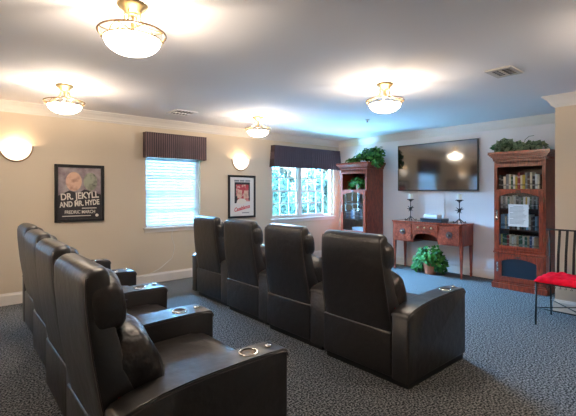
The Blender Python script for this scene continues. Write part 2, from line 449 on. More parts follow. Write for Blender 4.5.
# ---------------------------------------------------------------- ceiling lamps and sconces
def ceiling_lamp():
    t = thing('ceiling_lamp', 'x', 'ceiling lamp', (0, 0, ZC), group='gold and frosted glass ceiling lamps')
    bm = bm_new(); lathe(bm, [(0, 0), (.078, 0), (.084, -.008), (.078, -.020), (.058, -.030), (.050, -.044), (.034, -.052), (.030, -.062), (.0, -.066)], seg=28); obj('canopy', bm, 'gold', t, auto=40)
    bm = bm_new(); lathe(bm, [(.0, -.035), (.018, -.04), (.022, -.055), (.01, -.07), (.007, -.10), (.012, -.12), (.007, -.14), (0, -.15)], seg=12); obj('stem', bm, 'gold', t, smooth=True)
    for k in range(4):
        a = PI/4+k*PI/2; c, s = math.cos(a), math.sin(a)
        bm = bm_new(); pts = [(.035, -.035), (.050, -.05), (.045, -.08), (.058, -.115), (.10, -.145), (.15, -.160), (.182, -.166)]
        tube(bm, [(r*c, r*s, z) for r, z in pts], .0055, 6); obj('rod', bm, 'gold', t, smooth=True)
    bm = bm_new(); torus(bm, (0, 0, -.166), .184, .0055); obj('upper_ring', bm, 'bronze', t, smooth=True)
    bm = bm_new(); torus(bm, (0, 0, -.204), .158, .004); obj('lower_ring', bm, 'gold', t, smooth=True)
    bm = bm_new()
    for k in range(16):
        a0 = 2*PI*k/16; a1 = 2*PI*(k+1)/16; R0, R1 = (.184, .158) if k % 2 == 0 else (.158, .184); Z0, Z1 = (-.166, -.204) if k % 2 == 0 else (-.204, -.166)
        am = (a0+a1)/2
        tube(bm, [(R0*math.cos(a0), R0*math.sin(a0), Z0), (.176*math.cos(am), .176*math.sin(am), -.187), (R1*math.cos(a1), R1*math.sin(a1), Z1)], .003, 5)
    obj('lattice', bm, 'gold', t, smooth=True)
    bm = bm_new(); prof = [(.152*math.cos(q), -.203-.085*math.sin(q)) for q in [PI/2*i/12 for i in range(13)]]; prof[-1] = (.001, prof[-1][1])
    lathe(bm, prof, seg=36); gb = obj('glass_bowl', bm, 'bowl', t, smooth=True)
    bm = bm_new(); lathe(bm, [(.152, -.2031)]+[(x*.965, -.2031+(z+.203)*.95) for x, z in prof[1:]], seg=36); obj('added_bowl_lining', bm, 'bowl_inner', gb, smooth=True)  # added inner shell, dims the bowl's upward glow on the ceiling
    l = bpy.data.lights.new('lamp_bulb', 'POINT'); l.energy = LAMP_W; l.color = (1, .84, .66); l.shadow_soft_size = .02
    lo = bpy.data.objects.new('bulb', l); COL.objects.link(lo); lo.parent = t; lo.location = (.0, .0, -.192)
    return t
LAMP_W = 8.0
lamp = ceiling_lamp()
spots = [(.812, 2.305, 'large looking gold ceiling lamp with frosted bowl at the top left, nearest the viewer'),
         (.88, 4.56, 'gold ceiling lamp with frosted bowl above the top hat poster side of the window wall'),
         (3.31, 2.36, 'gold ceiling lamp with frosted bowl left of the big ceiling vent, before the television'),
         (3.40, 4.60, 'gold ceiling lamp with frosted bowl, above the small framed poster between the windows')]
spots += [(3.31, .10, 'added gold ceiling lamp with frosted bowl, unseen beyond the right edge, before the wall stub'), (-1.6, 2.34, 'added gold ceiling lamp with frosted bowl, unseen behind the viewer'), (-1.6, 4.56, 'added gold ceiling lamp with frosted bowl, unseen behind the viewer near the window wall')]  # extra lamps out of view, added to brighten the foreground and right side
spots[1] = (.91, 4.50, 'gold ceiling lamp with frosted bowl above the larger dark framed poster')
for i, (x, y, lab) in enumerate(spots):
    o = lamp if i == 0 else copy_tree(lamp)
    o.location = (x, y, ZC); o['label'] = lab

def sconce(x, label):
    t = thing('wall_sconce', label, 'wall sconce', (x, YL, 1.72), group='half bowl wall sconces on the window wall')
    bm = bm_new(); prof = [(.001, 0)]+[(.165*math.sin(q), .185-.185*math.cos(q)) for q in [PI/2*i/10 for i in range(1, 11)]]
    lathe(bm, prof, 0, -.004, seg=24, a0=PI, a1=2*PI)
    for v in bm.verts: v.co.y = (v.co.y+.004)*.72-.004
    obj('glass_shade', bm, 'sconce', t, smooth=True)
    bm = bm_new(); tube(bm, [(-.172*math.cos(q), -.010, .183-.190*math.sin(q)) for q in [PI*i/24 for i in range(25)]], .009, 6)
    obj('metal_rim', bm, 'bronze', t, smooth=True)
    l = bpy.data.lights.new('sconce_bulb', 'POINT'); l.energy = 1.3; l.color = (1, .72, .45); l.shadow_soft_size = .03
    lo = bpy.data.objects.new('bulb', l); COL.objects.link(lo); lo.parent = t; lo.location = (0, -.07, .15)
sconce(.64, 'glowing half bowl wall sconce at the left edge, left of the larger poster')
sconce(3.87, 'glowing half bowl wall sconce above the small poster, between the two windows')
sconce(-1.55, 'added unseen half bowl wall sconce beyond the left edge, past the hidden window')  # this one is added out of view to lift the ceiling brightness

def ceiling_vent(x, y, sx, sy, rz, label, m='tin'):
    t = thing('ceiling_vent', label, 'ceiling vent', (x, y, ZC), rz)
    bm = bm_new(); f = .03; hx, hy = sx/2, sy/2
    box(bm, -hx, hx, -hy, -hy+f, -.012, 0); box(bm, -hx, hx, hy-f, hy, -.012, 0); box(bm, -hx, -hx+f, -hy+f, hy-f, -.012, 0); box(bm, hx-f, hx, -hy+f, hy-f, -.012, 0)
    obj('frame', bm, m, t)
    bm = bm_new(); box(bm, -hx+f, hx-f, -hy+f, hy-f, -.003, 0); obj('duct_shade_sheet', bm, 'dark', t)  # ceiling is uncut: dark sheet painted as the shade inside the duct
    bm = bm_new(); n = int((sx-2*f)/.045)
    for i in range(n):
        xx = -hx+f+.022+i*.045; box(bm, xx-.006, xx+.006, -hy+f, hy-f, -.0115, -.0095)
    box(bm, -hx+f, hx-f, -.006, .006, -.018, -.008)
    obj('louvers', bm, m, t)
ceiling_vent(3.77, 1.42, .29, .22, 0, 'square metal ceiling vent with dark louvers at the upper right')
ceiling_vent(2.42, 5.0, .30, .34, 0, 'flat pale ceiling vent near the crown above the left window', 'ceiling')
t = thing('sprinkler_head', 'tiny round ceiling sprinkler head in front of the corner bookcase', 'sprinkler', (4.75, 3.70, ZC))
bm = bm_new(); lathe(bm, [(0, 0), (.035, 0), (.032, -.006), (.012, -.010), (.010, -.03), (0, -.032)], seg=16); obj('escutcheon', bm, 'tin', t, smooth=True)
bm = bm_new(); lathe(bm, [(0, -.032), (.016, -.034), (.014, -.038), (0, -.039)], seg=12); obj('deflector', bm, 'chrome', t)

# ---------------------------------------------------------------- theater recliners
AW = .20                            # width of the arms between seats
END = .14                           # width of the arms at the row ends      # arm width, chair pitch, depth
def smoothstep(a, b, t): return a+(b-a)*t
def arm_profile():
    top = [(0, .492), (.02, .512), (.08, .530), (.18, .549), (.30, .561), (.42, .567), (.56, .570), (.72, .570), (.80, .568), (.82, .560), (.83, .540)]
    return top+[(.83, .045), (0, .045)]
def armrest(y0, root, AW=AW):
    """y0 = near edge of the arm"""
    bm = bm_new(); prism_y(bm, arm_profile(), y0, y0+AW, .018, 3); a = obj('armrest', bm, 'leather', root, auto=50)
    a2 = bm_new(); 
    top = [(x, z) for x, z in arm_profile()[:-2]]
    up = [(x, z+.006) for x, z in top]; lo = [(x, z-.012) for x, z in reversed(top)]
    up[-1] = (.836, .54); lo[0] = (.82, .535)
    prism_y(a2, up+lo, y0+.004, y0+AW-.004, .007, 2); obj('arm_pad', a2, 'leather_top', a, auto=60)
    yc = y0+AW/2
    for yy in (y0+.002, y0+AW-.002):
        b = bm_new(); tube(b, [(x, yy, z-.010) for x, z in top], .0035, 5); obj('piping', b, 'piping', a, smooth=True)
    b = bm_new(); lathe(b, [(.036, .566), (.048, .566), (.050, .576), (.048, .5805), (.043, .583), (.038, .578), (.036, .566)], .635, yc, 28); obj('cup_holder', b, 'chrome', a, smooth=True)
    b = bm_new(); lathe(b, [(.0375, .582), (.0375, .578), (.034, .5775), (.001, .5775)], .635, yc, 24); obj('cup_well', b, 'chrome_shade', a, smooth=False)
    b = bm_new(); lathe(b, [(.018, .577), (.018, .583), (.014, .586), (.001, .587)], .755, yc, 16); obj('power_button', b, 'chrome', a, smooth=True)
    return a
M['chrome_shade'] = mat('shaded_steel', (.16, .12, .09), .45, metal=1)  # dark steel; shade of the uncut cup well is put into its colour
def superring(cx, cy, z, hx, hy, e=.35, n=28, shear=0):
    r = []
    for i in range(n):
        u = 2*PI*i/n; r.append((cx+sgnpow(math.cos(u), e)*hx, cy+sgnpow(math.sin(u), e)*hy, z))
    return r
def recliner(SW, right=AW, left=0):
    t = thing('theater_recliner', 'x', 'recliner')
    ys = AW; ye = AW+SW; yc = (ys+ye)/2; hw = SW/2
    armrest(AW-right, t, right)
    if left: armrest(AW+SW, t, left)
    bm = bm_new(); box(bm, .004, .10, ys+.003, ye-.003, .05, .362, .012, 3); obj('base_panel', bm, 'leather', t, auto=50)
    bm = bm_new(); box(bm, .10, .80, ys+.01, ye-.01, .05, .27, .01); obj('seat_frame', bm, 'leather', t, auto=50)
    # back shell, lofted by height with an S-shaped rear face
    secs = [(.355, .012, .19, .985), (.40, .004, .18, .985), (.48, -.012, .165, .98), (.58, -.029, .15, .96), (.69, -.045, .135, .935), (.80, -.057, .12, .905), (.90, -.066, .115, .88), (.982, -.068, .115, .865)]
    rings = []
    for z, xr, th, k in secs: rings.append(superring(xr+th/2, yc, z, th/2, hw*k, .22))
    for q, zz in ((.30, 1.006), (.6, 1.023), (.85, 1.034), (.97, 1.040)):
        z, xr, th, k = secs[-1]; s = math.sqrt(1-q*q)
        rings.append(superring(xr+th/2+.012*q, yc, zz, th/2*(.35+.65*s), hw*k*(.86+.14*s), .25+.2*q))
    bm = bm_new(); ring_loft(bm, rings); obj('backrest', bm, 'leather', t, auto=60)
    for s in (-1, 1):
        b = bm_new(); tube(b, [(xr+.012, yc+s*(hw*k-.004), z) for z, xr, th, k in secs]+[(-.052, yc+s*(hw*.84), 1.01)], .004, 5)
        obj('piping', b, 'piping', t, smooth=True)
    b = bm_new(); box(b, .055, .067, ys+.001, ys+.009, .50, .525, .001); obj('maker_tag', b, 'red_tag', t)
    # pillows
    bm = bm_new(); pillow(bm, (.032, yc, .88), (.080, hw*.95, .138), .6, .42, Matrix.Rotation(-.10, 4, 'Y'), 36, 20, .05, 1)
    h = obj('headrest_pillow', bm, 'leather_pad', t, smooth=True)
    bm = bm_new(); tube(bm, [(.117+.003*math.sin(q*9), yc+hw*.72*math.cos(q), .885) for q in [PI*i/14 for i in range(15)]], .003, 5); obj('seam', bm, 'piping', h, smooth=True)
    bm = bm_new(); pillow(bm, (.155, yc, .60), (.11, hw*.97, .19), .65, .45, Matrix.Rotation(-.36, 4, 'Y'), 36, 22, .07, 2)
    h = obj('lumbar_pillow', bm, 'leather_pad', t, smooth=True)
    bm = bm_new(); tube(bm, [(.285, yc+hw*.70*math.cos(q), .56) for q in [PI*i/14 for i in range(15)]], .003, 5); obj('seam', bm, 'piping', h, smooth=True)
    # seat cushion with a soft front roll
    prof = [(.16, .27), (.16, .40), (.26, .445), (.40, .452), (.58, .456), (.70, .458), (.77, .450), (.815, .425), (.835, .385), (.835, .30), (.82, .27)]
    bm = bm_new(); prism_y(bm, prof, ys+.006, ye-.006, .03, 4); obj('seat_cushion', bm, 'leather_top', t, auto=60)
    bm = bm_new(); box(bm, .80, .845, ys+.008, ye-.008, .07, .29, .014, 3); obj('footrest', bm, 'leather', t, auto=50)
    bm = bm_new(); box(bm, .03, .82, ys-.12, ye-.02, 0, .05); obj('plinth', bm, 'plastic', t)
    return t
protos_r = {0: recliner(.66, END), 1: recliner(.61), 3: recliner(.60, AW, END-.02)}
fl = ['black leather recliner at the right end of the front row, its whole side in view',
      'black leather recliner of the front row, immediately left of the right end one',
      'black leather recliner of the front row, standing second from its window wall end',
      'black leather recliner at the window wall end of the front row']
bl = ['nearest black leather recliner, at the bottom left, its cup holder arm along the bottom edge',
      'black leather recliner of the back row, next beyond the nearest one',
      'black leather recliner of the back row, third away from the viewer',
      'black leather recliner at the far end of the back row, by the window wall']
used = set()
for X0, Y0, labs, grp in ((2.355, 1.43, fl, 'front row of theater recliners'), (.468, 1.44, bl, 'back row of theater recliners')):
    for k in range(4):
        q = {0: 0, 3: 3}.get(k, 1); o = copy_tree(protos_r[q]) if q in used else protos_r[q]
        used.add(q)
        o.location = (X0+.042*k, Y0+(0, .86, 1.67, 2.48)[k], 0); o['label'] = labs[k]; o['group'] = grp

# ---------------------------------------------------------------- television
t = thing('television', 'large black flat television hung on the pale wall above the desk', 'television', (XT, 3.505, 1.362))
bm = bm_new(); box(bm, -.06, -.025, -.73, .73, 0, .828, .004); obj('case', bm, 'plastic', t)
bm = bm_new(); box(bm, -.0625, -.0595, -.718, .718, .016, .816); obj('screen', bm, 'screen', t)
bm = bm_new(); box(bm, -.026, 0, -.25, .25, .25, .60); obj('wall_mount', bm, 'iron', t)
for y, lab in ((3.84, 'thin white cord hanging from the television, left of the white box'), (3.36, 'thin white cord hanging from the television, near the right candle')):
    bm = bm_new(); tube(bm, [(XT-.006, y, 1.37), (XT-.007, y+.004, 1.2), (XT-.006, y-.004, 1.0), (XT-.006, y, .80)], .004, 5)
    tag(obj('cord', bm, 'white_plastic', None, smooth=True), lab, 'cord', 'cords below the television')

# ---------------------------------------------------------------- sideboard
t = thing('sideboard', 'reddish wood sideboard with arched kneehole and slim legs below the television', 'sideboard', (5.98, 3.475, 0))
HW = .62; DD = .38
bm = bm_new()
top = [(-.012, -HW-.012)]+[(-.018-.012*math.sin(PI*i/12), -HW+2*HW*i/12) for i in range(13)]+[(-.012, HW+.012), (DD, HW+.012), (DD, -HW-.012)]
a = [bm.verts.new((x, y, .825)) for x, y in top]; b = [bm.verts.new((x, y, .848)) for x, y in top]
bm.faces.new(list(reversed(a))); bm.faces.new(b)
for i in range(len(top)): bm.faces.new((a[i], a[(i+1) % len(top)], b[(i+1) % len(top)], b[i]))
obj('top', bm, 'burl', t)
arch = [(-HW+.0, .50), (-HW, .825), (HW, .825), (HW, .50), (.27, .50)]+[(.20*math.cos(q)+.0, .545+.095*math.sin(q)) for q in [PI*i/12 for i in range(13)]]+[(-.27, .50)]
arch = [(-HW, .50), (-HW, .825), (HW, .825), (HW, .50), (.225, .50), (.215, .56)]+[(.205*math.cos(q), .575+.085*math.sin(q)) for q in [PI*i/12 for i in range(1, 12)]]+[(-.215, .56), (-.225, .50)]
bm = bm_new(); prism_x(bm, arch, 0, .02); box(bm, .02, DD-.005, -HW, -HW+.02, .50, .825); box(bm, .02, DD-.005, HW-.02, HW, .50, .825)
box(bm, DD-.02, DD-.005, -HW+.02, HW-.02, .50, .825); box(bm, .02, DD-.02, -HW+.02, -.225, .50, .515); box(bm, .02, DD-.02, .225, HW-.02, .50, .515); box(bm, .02, DD-.02, -.225, .225, .675, .69)
obj('case', bm, 'cherry', t)
for y0, y1, z0, z1, kn in ((.25, .585, .525, .805, 1), (-.585, -.25, .525, .805, 1), (-.225, .225, .70, .805, 2)):
    bm = bm_new(); box(bm, -.012, 0, y0, y1, z0, z1, .004); d = obj('drawer', bm, 'burl', t)
    yc, zc = (y0+y1)/2, (z0+z1)/2
    if kn == 1:
        bm = bm_new(); r = [(-.013, yc+.055*math.sin(q), zc+.055*math.cos(q)) for q in [2*PI*i/8 for i in range(8)]]; r2 = [(-.020, y_, z_) for _, y_, z_ in r]
        ring_loft(bm, [r, r2]); obj('backplate', bm, 'cherry_dark', d)
        bm = bm_new(); pillow(bm, (-.032, yc, zc), (.014, .016, .016), 1, 1, nu=10, nv=8); obj('knob', bm, 'bronze', d, smooth=True)
    else:
        for yy in (-.12, .0, .12):
            bm = bm_new(); pillow(bm, (-.022, yc+yy, zc), (.012, .016, .016), 1, 1, nu=10, nv=8); obj('knob', bm, 'gold', d, smooth=True)
for sx in (.025, DD-.03):
    for sy in (-HW+.024, HW-.024):
        bm = bm_new(); rs = []
        for z, r in ((0, .012), (.05, .016), (.06, .012), (.50, .023), (.52, .023)): rs.append([(sx-r, sy-r, z), (sx+r, sy-r, z), (sx+r, sy+r, z), (sx-r, sy+r, z)])
        ring_loft(bm, rs); obj('leg', bm, 'cherry', t)

def candlestick(y, label):
    t = thing('candlestick', label, 'candlestick', (6.12, y, .848), group='black iron candlesticks on the sideboard'); t.scale = (1.4, 1.4, 1.38)
    bm = bm_new()
    for k in range(4):
        a = PI/4+k*PI/2; c, s = math.cos(a), math.sin(a)
        tube(bm, [(0, 0, .05), (.02*c, .02*s, .035), (.045*c, .045*s, .012), (.065*c, .065*s, .006), (.07*c, .07*s, .016), (.06*c, .06*s, .022)], .005, 6)
    obj('scroll_foot', bm, 'iron', t, smooth=True)
    bm = bm_new(); lathe(bm, [(0, .03), (.008, .035), (.012, .05), (.005, .06), (.005, .235), (.012, .24), (.006, .25), (0, .25)], seg=10); obj('stem', bm, 'iron', t, smooth=True)
    bm = bm_new(); pillow(bm, (0, 0, .15), (.018, .018, .022), 1, 1, nu=10, nv=8)
    for k in range(14):
        d = Vector((math.sin(k*2.4)*.5, math.cos(k*2.4), math.sin(k*1.7)*.9)).normalized()*.048
        tube(bm, [(0, 0, .15), Vector((0, 0, .15))+d], [.006, .0015], 5)
    obj('starburst', bm, 'iron', t)
    bm = bm_new(); lathe(bm, [(0, .245), (.02, .248), (.034, .262), (.036, .27), (.033, .268), (.018, .254), (0, .252)], seg=16)
    for k in range(6):
        a = k*PI/3; tube(bm, [(.033*math.cos(a), .033*math.sin(a), .266), (.044*math.cos(a), .044*math.sin(a), .258)], [.004, .002], 5)
    obj('candle_cup', bm, 'iron', t)
    bm = bm_new(); lathe(bm, [(0, .254), (.024, .254), (.025, .26), (.025, .33), (.022, .334), (.0, .331)], seg=16); c = obj('candle', bm, 'wax', t, auto=40)
    bm = bm_new(); tube(bm, [(0, 0, .331), (0, .001, .343)], .0012, 4); obj('wick', bm, 'iron', c)
candlestick(3.83, 'black spiked iron candlestick with white candle, left one on the sideboard')
candlestick(2.965, 'black spiked iron candlestick with white candle, right one on the sideboard')

t = thing('media_player', 'flat dark media player on the sideboard between the candlesticks', 'media player', (6.14, 3.40, .848))
bm = bm_new(); box(bm, -.12, .12, -.19, .19, .006, .058, .003); obj('case', bm, mat('dark_blue_plastic', (.02, .03, .045), .3), t)
bm = bm_new(); box(bm, -.1225, -.119, -.17, .17, .03, .05); obj('front_panel', bm, 'black', t)
bm = bm_new()
for y in (-.16, .16):
    for x in (-.09, .09): lathe(bm, [(0, 0), (.012, 0), (.012, .007), (0, .007)], x, y, 10)
obj('feet', bm, 'plastic', t)
t = thing('cable_box', 'small white box lying on top of the dark media player', 'white box', (6.16, 3.44, .906))
bm = bm_new(); box(bm, -.075, .075, -.12, .12, .0, .06, .006); obj('case', bm, 'white_plastic', t)
bm = bm_new(); box(bm, -.076, -.074, -.10, .10, .012, .018); obj('front_slot', bm, 'ink', t)

# ---------------------------------------------------------------- plants
def potted(name, label, loc, lm, blobs, n, ls, pot=None, potm='terracotta', seed=1, trail=0, asp=.75, bound=None):
    t = thing(name, label, 'plant', loc); rnd = random.Random(seed); bm = bm_new(); st = bm_new()
    base = Vector((0, 0, pot[1] if pot else .05))
    def ok(p):
        if trail and p.z < .01 and p.y > -.30: return False
        return bound is None or (bound[0] < p.x < bound[1] and bound[2] < p.y < bound[3] and bound[4] < p.z < bound[5])
    for _ in range(n):
        cx, cy, cz, rx, ry, rz = rnd.choice(blobs); d = rvec(rnd); k = rnd.uniform(.35, 1)**.6
        p = Vector((cx+d.x*rx*k, cy+d.y*ry*k, cz+d.z*rz*k)); s = rnd.uniform(*ls)
        nrm = (d+Vector((-.5, 0, .6))+rvec(rnd)*.5)
        if ok(p) and ok(p+d*s*.8): leaf(bm, p, s, nrm, rvec(rnd)-Vector((0, 0, .2)), asp)
    for i in range(26):
        cx, cy, cz, rx, ry, rz = blobs[i % len(blobs)]; d = rvec(rnd)
        e = Vector((cx+d.x*rx*.7, cy+d.y*ry*.7, cz+d.z*rz*.7)); m_ = (base+e)/2+Vector((0, 0, .05))
        if ok(e) and ok(m_): tube(st, [base, m_, e], [.004, .003, .002], 5)
    obj('foliage', bm, lm, t)
    if trail:
        for i in range(trail):
            y = rnd.uniform(-.2, .2); tube(st, [base, (rnd.uniform(-.1, .05), y, base.z+.12), (rnd.uniform(-.1, .05), y*1.6, base.z+.2)], [.004, .003, .001], 5)
    obj('stems', st, 'stem', t)
    if pot:
        r, h = pot; bm = bm_new(); lathe(bm, [(0, 0), (r*.7, 0), (r*.95, h*.85), (r*1.08, h*.86), (r*1.1, h), (r*.98, h), (r*.94, h*.9)], seg=24); obj('pot', bm, potm, t, auto=35)
        bm = bm_new(); lathe(bm, [(.001, h*.92), (r*.95, h*.9)], seg=20); obj('soil', bm, 'soil', t)
    return t
potted('potted_ivy', 'bushy bright green ivy in a terracotta pot under the sideboard', (6.04, 3.42, 0), 'leaf',
       [(0, 0, .34, .15, .19, .15), (-.06, 0, .25, .13, .18, .10), (0, .13, .24, .14, .14, .17), (0, -.17, .17, .13, .11, .15), (-.02, .20, .10, .11, .09, .09), (.0, -.14, .28, .12, .10, .12)], 1150, (.045, .08), (.125, .19), seed=3, bound=(-.3, .28, -.4, .4, .01, .49))

# ---------------------------------------------------------------- bookcases
def arch_door(y0, y1, z0, z1, st, rt, rb, rise, x0, x1):
    """arched-opening door frame polygon strips in yz"""
    bm = bm_new()
    box(bm, x0, x1, y0, y0+st, z0, z1, .004); box(bm, x0, x1, y1-st, y1, z0, z1, .004); box(bm, x0, x1, y0+st, y1-st, z0, z0+rb, .004)
    a, b = y0+st, y1-st; n = 14
    prof = [(a, z1), (b, z1)]+[(b+(a-b)*i/n, z1-rt-rise*(1-math.sin(PI*i/n)**.8)) for i in range(n+1)]
    prism_x(bm, prof, x0, x1)
    return bm
def bookcase(label, loc, plants_only=False):
    t = thing('bookcase', label, 'bookcase', loc)
    W = .32; D = .50; H = 1.90
    bm = bm_new()   # carcass
    box(bm, 0, D, -W, -W+.022, .09, 1.76); box(bm, 0, D, W-.022, W, .09, 1.76); box(bm, D-.012, D, -W+.022, W-.022, .09, 1.76)
    box(bm, 0, .02, -W+.022, -W+.042, .09, 1.76); box(bm, 0, .02, W-.042, W-.022, .09, 1.76)
    box(bm, 0, .02, -W+.042, W-.042, 1.69, 1.76); box(bm, .0, D-.012, -W+.022, W-.022, 1.74, 1.76)
    obj('case', bm, 'cherry', t)
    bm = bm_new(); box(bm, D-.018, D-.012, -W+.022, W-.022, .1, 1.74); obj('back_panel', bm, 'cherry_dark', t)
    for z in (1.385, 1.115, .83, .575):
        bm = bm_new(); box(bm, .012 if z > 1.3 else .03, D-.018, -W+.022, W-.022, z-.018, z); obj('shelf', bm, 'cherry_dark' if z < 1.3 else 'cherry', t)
    bm = bm_new()
    steps = [(.0, 1.755, 1.775), (.012, 1.775, 1.79), (.02, 1.805, 1.825), (.036, 1.825, 1.845), (.052, 1.845, 1.862), (.064, 1.862, 1.90)]
    for o_, a, b in steps: box(bm, -o_, D, -W-o_, W+o_, a, b, .003)
    box(bm, -.012, D, -W-.012, W+.012, 1.79, 1.805)
    n = 26
    for i in range(n):
        y = -W-.01+(2*W+.02)*(i+.5)/n; box(bm, -.024, -.011, y-.007, y+.007, 1.788, 1.806)
    for i in range(16):
        x = D*(i+.5)/16; box(bm, x-.007, x+.007, -W-.024, -W-.011, 1.788, 1.806)
    obj('crown', bm, 'cherry', t)
    bm = bm_new(); box(bm, -.025, D, -W-.025, W+.025, 0, .075, .004); box(bm, -.015, D, -W-.015, W+.015, .075, .095, .006); obj('plinth', bm, 'cherry', t)
    bm = bm_new(); box(bm, -.014, D, -W-.010, W+.010, .49, .515, .005); box(bm, -.006, .0, -W, W, .515, .55); obj('waist_moulding', bm, 'cherry', t)
    bm = arch_door(-W+.018, W-.018, .553, 1.37, .058, .035, .05, .055, -.018, 0); d = obj('glass_door', bm, 'cherry', t)
    bm = bm_new(); box(bm, -.010, -.007, -W+.07, W-.07, .595, 1.345); obj('glass_pane', bm, 'door_glass', d)
    for z in (1.02,):
        bm = bm_new(); tube(bm, [(-.018, W-.045, z+.05), (-.04, W-.045, z+.035), (-.034, W-.045, z), (-.04, W-.045, z-.035), (-.018, W-.045, z-.05)], .006, 6); box(bm, -.0205, -.018, W-.057, W-.033, z-.07, z+.07); obj('handle', bm, 'chrome', d)
    for z in (1.24, .72):
        bm = bm_new(); tube(bm, [(-.02, -W+.016, z-.03), (-.02, -W+.016, z+.03)], .006, 6); obj('hinge', bm, 'bronze', d)
    bm = bm_new(); pillow(bm, (-.022, 0, 1.352), (.006, .03, .014), .8, .8, nu=10, nv=8); obj('carved_shell', bm, 'cherry_dark', d, smooth=True)
    bm = arch_door(-W+.018, W-.018, .10, .485, .085, .055, .075, .045, -.018, 0); d = obj('lower_door', bm, 'cherry', t)
    bm = bm_new(); box(bm, -.008, -.003, -W+.09, W-.09, .165, .445); obj('dark_panel', bm, mat('dark_mesh_panel', (.012, .022, .035), .3), d)
    bm = bm_new(); tube(bm, [(-.018, W-.05, .35), (-.04, W-.05, .33), (-.034, W-.05, .30), (-.04, W-.05, .27), (-.018, W-.05, .25)], .006, 6); box(bm, -.0205, -.018, W-.062, W-.038, .235, .365); obj('handle', bm, 'chrome', d)
    bm = bm_new(); pillow(bm, (-.022, 0, .455), (.006, .03, .010), .8, .8, nu=10, nv=8); obj('carved_shell', bm, 'cherry_dark', d, smooth=True)
    return t
BR = (5.885, 2.03, 0); BL = (5.90, 4.925, 0)
bookcase('tall reddish bookcase full of books standing right of the television, by the red cushioned chair', BR)
bookcase('tall reddish bookcase in the far corner beside the double window', BL)

# paper notice on the right bookcase's glass door
t = thing('paper_notice', 'white printed sheet taped to the glass door of the right bookcase', 'notice', (BR[0]-.0205, BR[1]+.0, .875))
bm = bm_new(); box(bm, -.0008, .0008, -.125, .125, 0, .30); obj('sheet', bm, 'paper', t)
bm = bm_new(); rnd = random.Random(4)
for i in range(15):
    z = .268-i*.0165; a = rnd.uniform(.06, .105) if i else .06; box(bm, -.0016, -.0008, -a if i % 5 else -.06, .105 if i % 5 else .06, z, z+.005)
obj('printed_lines', bm, 'ink', t)

# books: a cover with rounded spine and a page block
PAL = [('black', (.010, .010, .012)), ('cream', (.75, .66, .50)), ('dark red', (.25, .02, .02)), ('white', (.82, .80, .76)), ('dark green', (.02, .10, .04)),
       ('navy', (.02, .04, .14)), ('tan', (.55, .36, .18)), ('grey', (.22, .22, .23)), ('yellow', (.60, .42, .06)), ('brown', (.11, .05, .025)), ('pale blue', (.25, .42, .60))]
def bandmat(name, c):
    m = bpy.data.materials.new(name); m.use_nodes = True; nt = m.node_tree; L = nt.links.new; p = nt.nodes['Principled BSDF']; p.inputs['Roughness'].default_value = .4
    tc = nt.nodes.new('ShaderNodeTexCoord'); s = nt.nodes.new('ShaderNodeSeparateXYZ'); r = nt.nodes.new('ShaderNodeValToRGB'); r.color_ramp.interpolation = 'CONSTANT'
    lum = sum(c)/3; c2 = tuple(min(1, v+.22) for v in c) if lum < .3 else tuple(v*.5 for v in c)
    el = r.color_ramp.elements; el[0].color = (*c, 1); el[0].position = 0; el[1].position = .22; el[1].color = (*c2, 1)
    e = el.new(.34); e.color = (*c, 1)
    if lum < .2: e = el.new(.66); e.color = (*c2, 1); e = el.new(.78); e.color = (*c, 1)
    rr = random.Random(name); q = rr.uniform(.12, .3); el[1].position = q
    L(tc.outputs['Generated'], s.inputs[0]); L(s.outputs['Z'], r.inputs[0]); L(r.outputs[0], p.inputs['Base Color'])
    return m
protos = []
for nm, c in PAL:
    bm = bm_new()  # unit book: spine at x=0, depth 1, width 1 (y), height 1
    sp = [(0.06*(1-math.sin(PI*i/6))-.0, i/6) for i in range(7)]
    prof = [(x, y) for x, y in sp]+[(1, 1), (1, .9), (.10, .9), (.10, .1), (1, .1), (1, 0)]
    a = [bm.verts.new((x, y-.5, 0)) for x, y in prof]; b = [bm.verts.new((x, y-.5, 1)) for x, y in prof]; n = len(prof)
    bm.faces.new(list(reversed(a))); bm.faces.new(b)
    for i in range(n): bm.faces.new((a[i], a[(i+1) % n], b[(i+1) % n], b[i]))
    protos.append(('book', bm, bandmat(nm.replace(' ', '_')+'_book_cover', c), nm))
pmesh = bm_new(); box(pmesh, .10, .97, -.4, .4, .02, .98)
pg = bpy.data.meshes.new('pages'); pmesh.to_mesh(pg); pmesh.free(); pg.materials.append(mat('book_pages', (.7, .64, .5), .8))
book_meshes = []
for n_, b_, m_, nm in protos:
    me = bpy.data.meshes.new('book'); bmesh.ops.recalc_face_normals(b_, faces=b_.faces[:]); b_.to_mesh(me); b_.free(); me.materials.append(m_); book_meshes.append((me, nm))
def shelf_books(base, z, ya, yb, hmin, hmax, where, group, weights, seed, th=(.022, .036), x=.034):
    """fills from the left (high y) to the right"""
    rnd = random.Random(seed); y = yb; i = 0; res = []
    while True:
        t_ = rnd.uniform(*th)
        if y-t_ < ya: break
        h = rnd.uniform(hmin, hmax); dp = rnd.uniform(.13, .16)
        me, nm = book_meshes[rnd.choice(weights)]
        lab = '%s book, %s %s' % (nm, ORD[min(i, len(ORD)-1)], where)
        o = bpy.data.objects.new('book', me); COL.objects.link(o); o.location = (base[0]+x+rnd.uniform(0, .012), base[1]+y-t_/2, z); o.scale = (dp, t_*.96, h)
        tag(o, lab, 'book', group)
        p = bpy.data.objects.new('pages', pg); COL.objects.link(p); p.parent = o
        y -= t_; i += 1
all_w = [0, 1, 2, 3, 4, 5, 6, 7, 9, 1, 3, 6]
shelf_books(BR, 1.385, -.26, .285, .17, .225, 'on the open top shelf of the right bookcase', 'books on the open shelf', [1, 1, 3, 6, 2, 9, 7, 0, 3, 4, 8], 11, (.024, .036), .05)
